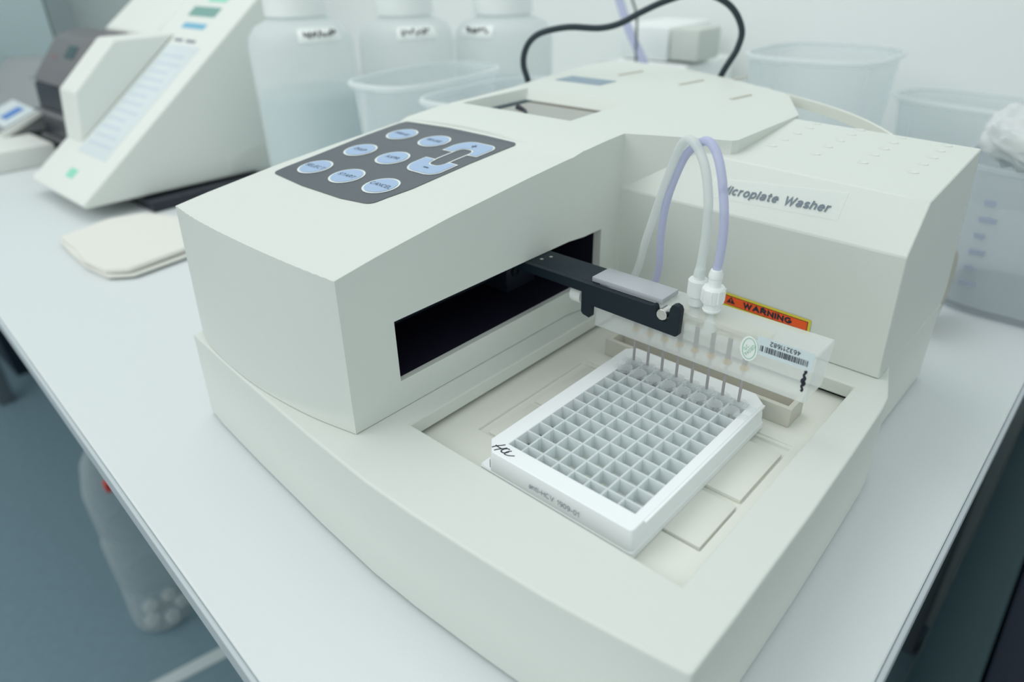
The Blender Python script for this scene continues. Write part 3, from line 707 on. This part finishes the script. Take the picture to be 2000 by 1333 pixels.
# ================================================================== READER INSTRUMENT (left, behind)
rd = thing('plate_reader', 'white sloping wedge-shaped instrument with green screen behind the washer', 'lab machine', (-800, 200, -62))
XR, XL = -691, -866
pf = [(46, -41), (49, -46), (300, -49), (318, -30), (372, 165), (318, 165)]
bm = prism_bm(pf, lambda p: (XL, p[0], p[1]), lambda p: (XR, p[0], p[1]))
o = finish(bm, 'body', INSTR, rd); bevel(o, 2.5, 3)
bm = prism_bm([(243, 111), (318, 165), (372, 165), (330, 60), (250, 40)], lambda p: (-1030, p[0], p[1]), lambda p: (XL - .2, p[0], p[1]))
o = finish(bm, 'upper_body', INSTR, rd); bevel(o, 2.5, 3)
bm = prism_bm([(101, 0), (110, 60), (114, 63), (172, 114), (250, 114)], lambda p: (-866, p[0], p[1]), lambda p: (-813, p[0], p[1]))
o = finish(bm, 'lid', INSTR, rd); bevel(o, 3, 3)
s_ = (165 + 41) / (318 - 46.0)
zt = lambda y: -41 + (y - 46) * s_
def slope(name, x0, x1, y0, y1, m, h=0.6, par=rd):
    bm = rings_bm([(x0, y0, zt(y0) - 1), (x1, y0, zt(y0) - 1), (x1, y1, zt(y1) - 1), (x0, y1, zt(y1) - 1)], [(x0, y0, zt(y0) + h), (x1, y0, zt(y0) + h), (x1, y1, zt(y1) + h), (x0, y1, zt(y1) + h)])
    return finish(bm, name, m, par)
st = slope('label_strip', -808, -722, 92, 236, INSTRS)
for k in range(12):
    slope('strip_line', -800, -732 - (k * 7) % 22, 104 + k * 10.5, 107.5 + k * 10.5, mat('strip_tint%d' % k, (0.60, 0.67, 0.74), 0.5), 1.0, st)
slope('display', -822, -750, 276, 289, LCD)
slope('blue_print', -812, -752, 259, 266, BLUE)
slope('grey_print', -802, -780, 241, 244, INKG); slope('grey_print', -770, -746, 241, 244, INKG)
slope('mint_print', -800, -752, 297, 303, MINT)
slope('mint_emblem', -786, -764, 64, 74, MINT)
for k in range(11):
    y = 226 + k * 6.6
    box('vent_rib', XR - 1, XR + 1.6, y, y + 3.4, -42, -16 - max(0, (4 - k) * 2.2), INSTR, rd)
o = box('underframe_and_shade', -850, -668, 112, 262, -62, -50.2, PRN2, rd, b=1)  # black base, widened past the body to stand in for the shadow there
box('rear_foot', -760, -700, 266, 292, -62, -49.3, INSTR, rd)
box('front_clip', -874, -862, 52, 66, -44, -36, INSTR, rd, b=1)

# ---- black printer
pr = thing('label_printer', 'grey and black printer with small display behind the wedge-shaped instrument', 'printer', (-1020, 210, -62))
bm = prism_bm([(133, -58), (142, 44), (241, 44), (241, -58)], lambda p: (-1085, p[0], p[1]), lambda p: (-945, p[0], p[1]))
o = finish(bm, 'body', PRN2, pr); bevel(o, 3)
bm = prism_bm([(142, 44.2), (143.5, 50), (190, 103), (224, 111), (241, 109), (241, 44.2)], lambda p: (-1085, p[0], p[1]), lambda p: (-945, p[0], p[1]))
o = finish(bm, 'lid', PRN1, pr); bevel(o, 4, 3)
f = plane_map((-1085, 143.5, 50), (1, 0, 0), (0, 46.5, 53), 0.6)
finish(poly_bm([(77, 38), (112, 38), (112, 58), (77, 58)], lambda u, v: f(u, v)), 'display', mat('printer_lcd', (0.03, 0.07, 0.075), 0.2), pr)
finish(poly_bm([(38, 34), (48, 34), (48, 38), (38, 38)], lambda u, v: f(u, v)), 'status_light', mat('red_dot', (0.35, 0.08, 0.08), 0.4), pr)
box('front_rail', -1084, -946, 130, 141, 4, 8, PRN1, pr)
box('front_rail', -1084, -946, 128, 136, -34, -30, PRN1, pr)
box('foot', -1070, -1054, 135, 150, -62, -58, PRN2, pr); box('foot', -975, -960, 135, 150, -62, -58, PRN2, pr)

# ---- far grey device
fd = thing('bench_analyser', 'grey wedge device with blue label at the far left', 'lab machine', (-1150, 100, -62))
box('base_plate', -1420, -1013, 10, 122, -61.8, -33.2, INSTR, fd, b=2)
box('rear_foot', -1380, -1140, 130, 245, -61.8, -33.2, PRN1, fd)
bm = prism_bm([(88, -33), (88, -24), (150, 0), (190, 48), (250, 48), (250, -33)], lambda p: (-1400, p[0], p[1]), lambda p: (-1120, p[0], p[1]))
o = finish(bm, 'body', mat('analyser_grey', (0.30, 0.32, 0.33), 0.5), fd); bevel(o, 2)
bm = prism_bm([(84, -33), (84, -27), (152, 0), (154, 0), (158, -4), (90, -33)], lambda p: (-1120, p[0], p[1]), lambda p: (-1112, p[0], p[1]))
finish(bm, 'side_edge', INSTR, fd)
f = plane_map((-1400, 88, -24), (1, 0, 0), (0, 62, 24), 0.6)
finish(poly_bm([(150, 6), (276, 6), (276, 58), (150, 62)], lambda u, v: f(u, v)), 'top_panel', INSTRS, fd)
finish(poly_bm([(206, 20), (240, 20), (240, 52), (206, 52)], lambda u, v: f(u, v, .4)), 'blue_label', mat('analyser_blue', (0.10, 0.25, 0.62), 0.4), fd)
finish(tube_bm([Vector((-1230, 178, 30)), Vector((-1160, 186, 30))], 4, 12), 'handle', SILVER, fd)
# ---- pale cupboard and post further back
pcb = thing('pale_cupboard', 'pale blue-grey cupboard door at the top left', 'cupboard', (-1600, 260, -62))
box('body', -1780, -1500, 60, 310, -62, 420, PALE, pcb, b=2)
o = box('handle', -1499.5, -1494, 215, 221, 20, 40, SILVER, pcb)
o = box('window_post', -1560, -1500, 312, 360, -62, 700, TRIM, None, b=1.5, org=(-1530, 340, -62)); tag(o, 'vertical grey post beside the pale cupboard', 'post')
o = box('grey_partition', -1620, -1575, 365, 800, -62, 700, WALLG, None, b=1.5, org=(-1600, 600, -62)); tag(o, 'grey partition standing behind the wedge-shaped instrument', 'partition')

# ================================================================== BOTTLES
def bottle(cx, cy, r, sh, la, lvl, label, seed, cap=True):
    b_ = thing('reagent_bottle', label, 'bottle', (cx, cy, -62), 'large milky reagent bottles in a row')
    H = sh + 62
    prof = [(r * .90, 0), (r, 6), (r, H - 18), (r * .96, H - 7), (r * .84, H + 3), (r * .62, H + 9), (r * .50, H + 13), (r * .46, H + 22), (r * .46, H + 36)]
    finish(lathe_bm(prof, (cx, cy, -62), 40), 'body', BOTTLE, b_)
    finish(lathe_bm([(r * .86, 0), (r * .93, 5), (r * .93, lvl + 62), (0.0, lvl + 62.5)], (cx, cy, -61), 36), 'liquid', LIQ, b_)
    if cap:
        finish(lathe_bm([(r * .60, 0), (r * .60, 34), (r * .55, 38), (0.0, 38.5)], (cx, cy, sh + 14), 36), 'cap', CAPW, b_)
    # shoulder label with scribbled writing, facing the room
    la = math.radians(la); base = Vector((cx, cy, 0))
    def f(u, v, h=0):
        rr = r * interp(v, [-8, 0, 7, 13, 18], [1.0, 0.97, 0.86, 0.66, 0.52]) + h + 0.8; a_ = la + u / r
        return base + Vector((math.cos(a_) * rr, math.sin(a_) * rr, sh - 5 + v + h * 0.6))
    bm = bmesh.new()
    for k in range(8):
        u0, u1 = -26 + k * 6.5, -19.5 + k * 6.5
        for v0, v1 in ((-5, 0), (0, 4), (4, 9)): bm.faces.new([bm.verts.new(f(*p)) for p in ((u0, v0), (u1, v0), (u1, v1), (u0, v1))])
    bmesh.ops.remove_doubles(bm, verts=bm.verts[:], dist=0.01)
    lb = finish(bm, 'label', STICK, b_)
    random.seed(seed); bm = bmesh.new(); u = -20
    while u < 18:
        L = random.uniform(3, 6)
        pts = [f(u + L * t_ / 4, 2.5 + random.uniform(-3.2, 3.2), 0.9) for t_ in range(5)]
        tube_bm(spline([tuple(p) for p in pts], 3), 0.6, 5, bm); u += L + 0.8
    finish(bm, 'scribble', INK, lb)
    return b_
bottle(-584, 292, 59, 128, -10, 60, 'leftmost milky bottle, half full, touching the wedge-shaped instrument', 1)
bottle(-565, 432, 60, 120, -26, -40, 'second milky bottle from the left, behind the oval tub', 2)
bottle(-518, 562, 66, 114, -82, 40, 'third milky bottle from the left, behind the rear end of the tub', 5)
# white canister behind the washer
wc = thing('white_canister', 'square white canister right of the milky bottles, behind the cable', 'canister', (-370, 760, -62))
o = box('body', -430, -310, 690, 830, -62, 62, CAPW, wc, b=8)
o = box('upper_body', -425, -345, 700, 820, 62, 108, CAPW, wc, b=8)
box('grip', -343, -300, 700, 760, 66, 106, mat('canister_grip', (0.62, 0.66, 0.62), 0.5), wc, b=4)
for nm, pts, r, m_, lab in (('violet_hose', [(-400, 640, 170), (-386, 640, 142), (-368, 640, 106), (-345, 640, 72), (-335, 642, 40), (-330, 642, -55)], 5.5, TUBEP, 'pale violet hose hanging in front of the white canister'),
                            ('thin_wire', [(-372, 635, 180), (-366, 635, 150), (-356, 635, 128), (-354, 635, 112), (-352, 636, 40), (-350, 636, -58)], 1.6, mat('wire_grey', (0.10, 0.12, 0.12), 0.5), 'thin dark wire hanging in front of the white canister')):
    o = finish(tube_bm(spline(pts, 6), r, 10), nm, m_, org=pts[-1]); tag(o, lab, 'hose' if nm == 'violet_hose' else 'wire')

wbn = thing('waste_bin', 'dark navy bin on the floor under the far left end of the table', 'bin', (-2080, 200, -812))
finish(rings_bm([(-2180, 90, -812), (-1960, 90, -812), (-1960, 330, -812), (-2180, 330, -812)], [(-2200, 70, -520), (-1940, 70, -520), (-1940, 350, -520), (-2200, 350, -520)]), 'body', DNAVY, wbn)
box('rim', -2206, -1934, 64, 356, -519.8, -508, DTEAL, wbn, b=3)
# ================================================================== TUBS
RIM = clear('tub_rim', (0.92, 0.96, 0.96), 0.7, 0.1, 0.3, 0.4)
def tub(cx, cy, a, b_, ang, z1, label, seg=48, rr=0.86, name='plastic_tub', group='translucent plastic tubs on the table'):
    t = thing(name, label, 'tub', (cx, cy, -62), group); ca, sa = math.cos(ang), math.sin(ang)
    bm = bmesh.new(); rows = []
    H = z1 + 62
    for k, z in ((rr, 0), (rr + .02, 3), (1 - .02, H - 6), (1.0, H - 4), (1.035, H - 3), (1.035, H), (1.0, H), (0.985, H - 3), (rr, 3.5)):
        row = []
        for i in range(seg):
            t_ = 2 * math.pi * i / seg; e = 0.62
            u = math.copysign(abs(math.cos(t_)) ** e, math.cos(t_)) * a * k; v = math.copysign(abs(math.sin(t_)) ** e, math.sin(t_)) * b_ * k
            row.append(bm.verts.new((cx + u * ca - v * sa, cy + u * sa + v * ca, -62 + z)))
        rows.append(row)
    for p, q in zip(rows, rows[1:]):
        for i in range(seg): bm.faces.new((p[i], p[(i + 1) % seg], q[(i + 1) % seg], q[i]))
    bm.faces.new(rows[0][::-1]); bm.faces.new(rows[-1])
    bmesh.ops.recalc_face_normals(bm, faces=bm.faces[:])
    finish(bm, 'body', TUB, t)
    bm = bmesh.new(); rows = []
    for k, z in ((1.04, H - 4), (1.06, H - 1), (1.04, H + 1.2), (1.0, H + 1.4)):
        row = []
        for i in range(seg):
            t_ = 2 * math.pi * i / seg; e = 0.62
            u = math.copysign(abs(math.cos(t_)) ** e, math.cos(t_)) * a * k; v = math.copysign(abs(math.sin(t_)) ** e, math.sin(t_)) * b_ * k
            row.append(bm.verts.new((cx + u * ca - v * sa, cy + u * sa + v * ca, -62 + z)))
        rows.append(row)
    for p, q in zip(rows, rows[1:]):
        for i in range(seg): bm.faces.new((p[i], p[(i + 1) % seg], q[(i + 1) % seg], q[i]))
    finish(bm, 'rim', RIM, t)
    return t
tub(-430, 345, 50, 86, 0.08, 85, 'larger translucent oval tub in front of the two left bottles')
tub(-326, 345, 40, 84, 0.04, 79, 'smaller translucent tub between the larger tub and the washer')
tub(-137, 700, 76, 76, 0.0, 90, 'wide clear tub behind the hood of the washer, against the wall')
# right container with crumpled bag
rc = thing('clear_container', 'tall clear plastic container right of the washer side housing', 'container', (134, 486, -62))
bm = lathe_bm([(54, 0), (60, 5), (61, 40), (62, 112), (64, 114), (64, 117), (61, 117), (60, 112), (58, 40), (56, 6), (20, 5)], (134, 486, -62), 48, sq=1.3)
finish(bm, 'body', CONT, rc)
for k in range(6):
    bm = box_bm(100, 107 + (k % 2) * 4, 424.2, 425.4, 28 - k * 13, 32 - k * 13)
    finish(bm, 'scale_mark', mat('scale%d' % k, (0.42, 0.48, 0.60), 0.5), rc)
bm = bmesh.new(); bmesh.ops.create_icosphere(bm, subdivisions=5, radius=1)
random.seed(11)
from mathutils import noise
for v_ in bm.verts:
    n_ = noise.noise(v_.co * 2.6) * 0.55 + (0.5 - abs(noise.noise(v_.co * 5.5))) * 0.35 - 0.15
    v_.co = Vector((132 + v_.co.x * 57 * (1 + n_ * .1), 484 + v_.co.y * 56 * (1 + n_ * .1), 68 + v_.co.z * 27 * (1 + n_) ))
o = finish(bm, 'crumpled_bag', FOIL, org=(134, 486, 40)); tag(o, 'crumpled whitish plastic bag stuffed in the clear container', 'bag')
tub(45, 785, 118, 46, -0.2, 38, 'low clear tub against the wall behind the clear container')
o = finish(lathe_bm([(2, 0), (28, 0), (30, 3), (30, 6), (2, 6)], (90, 392, -31.6), 32, axis='x'), 'beige_disc', mat('disc_beige', (0.58, 0.56, 0.47), 0.5), org=(93, 392, -61.6))
o.parent = None; tag(o, 'beige round lid standing between the washer and the clear container', 'lid')

# ================================================================== FOLDED PAPER
pp = thing('folded_towel', 'cream folded paper towel lying left of the washer', 'paper towel', (-575, 60, -62))
L1 = [(-642, 2), (-592, -3), (-549, -6), (-506, -2), (-492, 14), (-500, 74), (-540, 104), (-600, 114), (-652, 96), (-664, 60)]
for k, (sc, z0, z1, dx) in enumerate(((1.0, -62, -59.8, -4), (0.99, -59.8, -57.4, 4), (0.985, -57.4, -55.0, -3), (0.975, -55.0, -51.5, 1))):
    cx, cy = -580, 62
    q = rpoly([(cx + (x - cx) * sc + dx + random.uniform(-2, 2), cy + (y - cy) * sc + random.uniform(-2, 2)) for x, y in L1], 3, 3)
    bm = prism_bm(q, lambda p: (p[0], p[1], z0 + .2), lambda p: (cx + (p[0] - cx) * .985, cy + (p[1] - cy) * .985, z1 + 0.8 * math.sin(p[0] * .06)))
    o = finish(bm, 'paper_fold', PAPER, pp); bevel(o, 1.0, 2)

# ================================================================== FLOOR BOTTLE
fb = thing('water_bottle', 'large clear plastic water bottle standing on the floor beyond the table edge', 'bottle', (-850, 10, -811))
prof = [(30, 2), (40, 0), (50, 12), (52, 30), (50, 90), (47, 100), (52, 112), (52, 200), (46, 215), (50, 228), (50, 300), (38, 350), (16, 385), (15, 410)]
finish(lathe_bm(prof, (-850, 10, -811), 40), 'body', CLEARB, fb)
bm = bmesh.new()
for k in range(5):
    a = 2 * math.pi * k / 5
    lathe_bm([(0, 0), (11, 2), (13, 12), (7, 20), (0, 22)], (-850 + 28 * math.cos(a), 10 + 28 * math.sin(a), -808), 14, bm=bm)
finish(bm, 'base_lobes', clear('pet_lobes', (0.75, 0.82, 0.84), 0.3, 0.6, 0.05), fb)
finish(lathe_bm([(17, 0), (17, 16), (0, 16.5)], (-850, 10, -404), 24), 'cap', mat('bottle_cap', (0.2, 0.35, 0.5), 0.4), fb)
bm = box_bm(-808, -798, -16, 0, -486, -470); finish(bm, 'red_print', mat('print_red', (0.75, 0.05, 0.04), 0.4), fb)
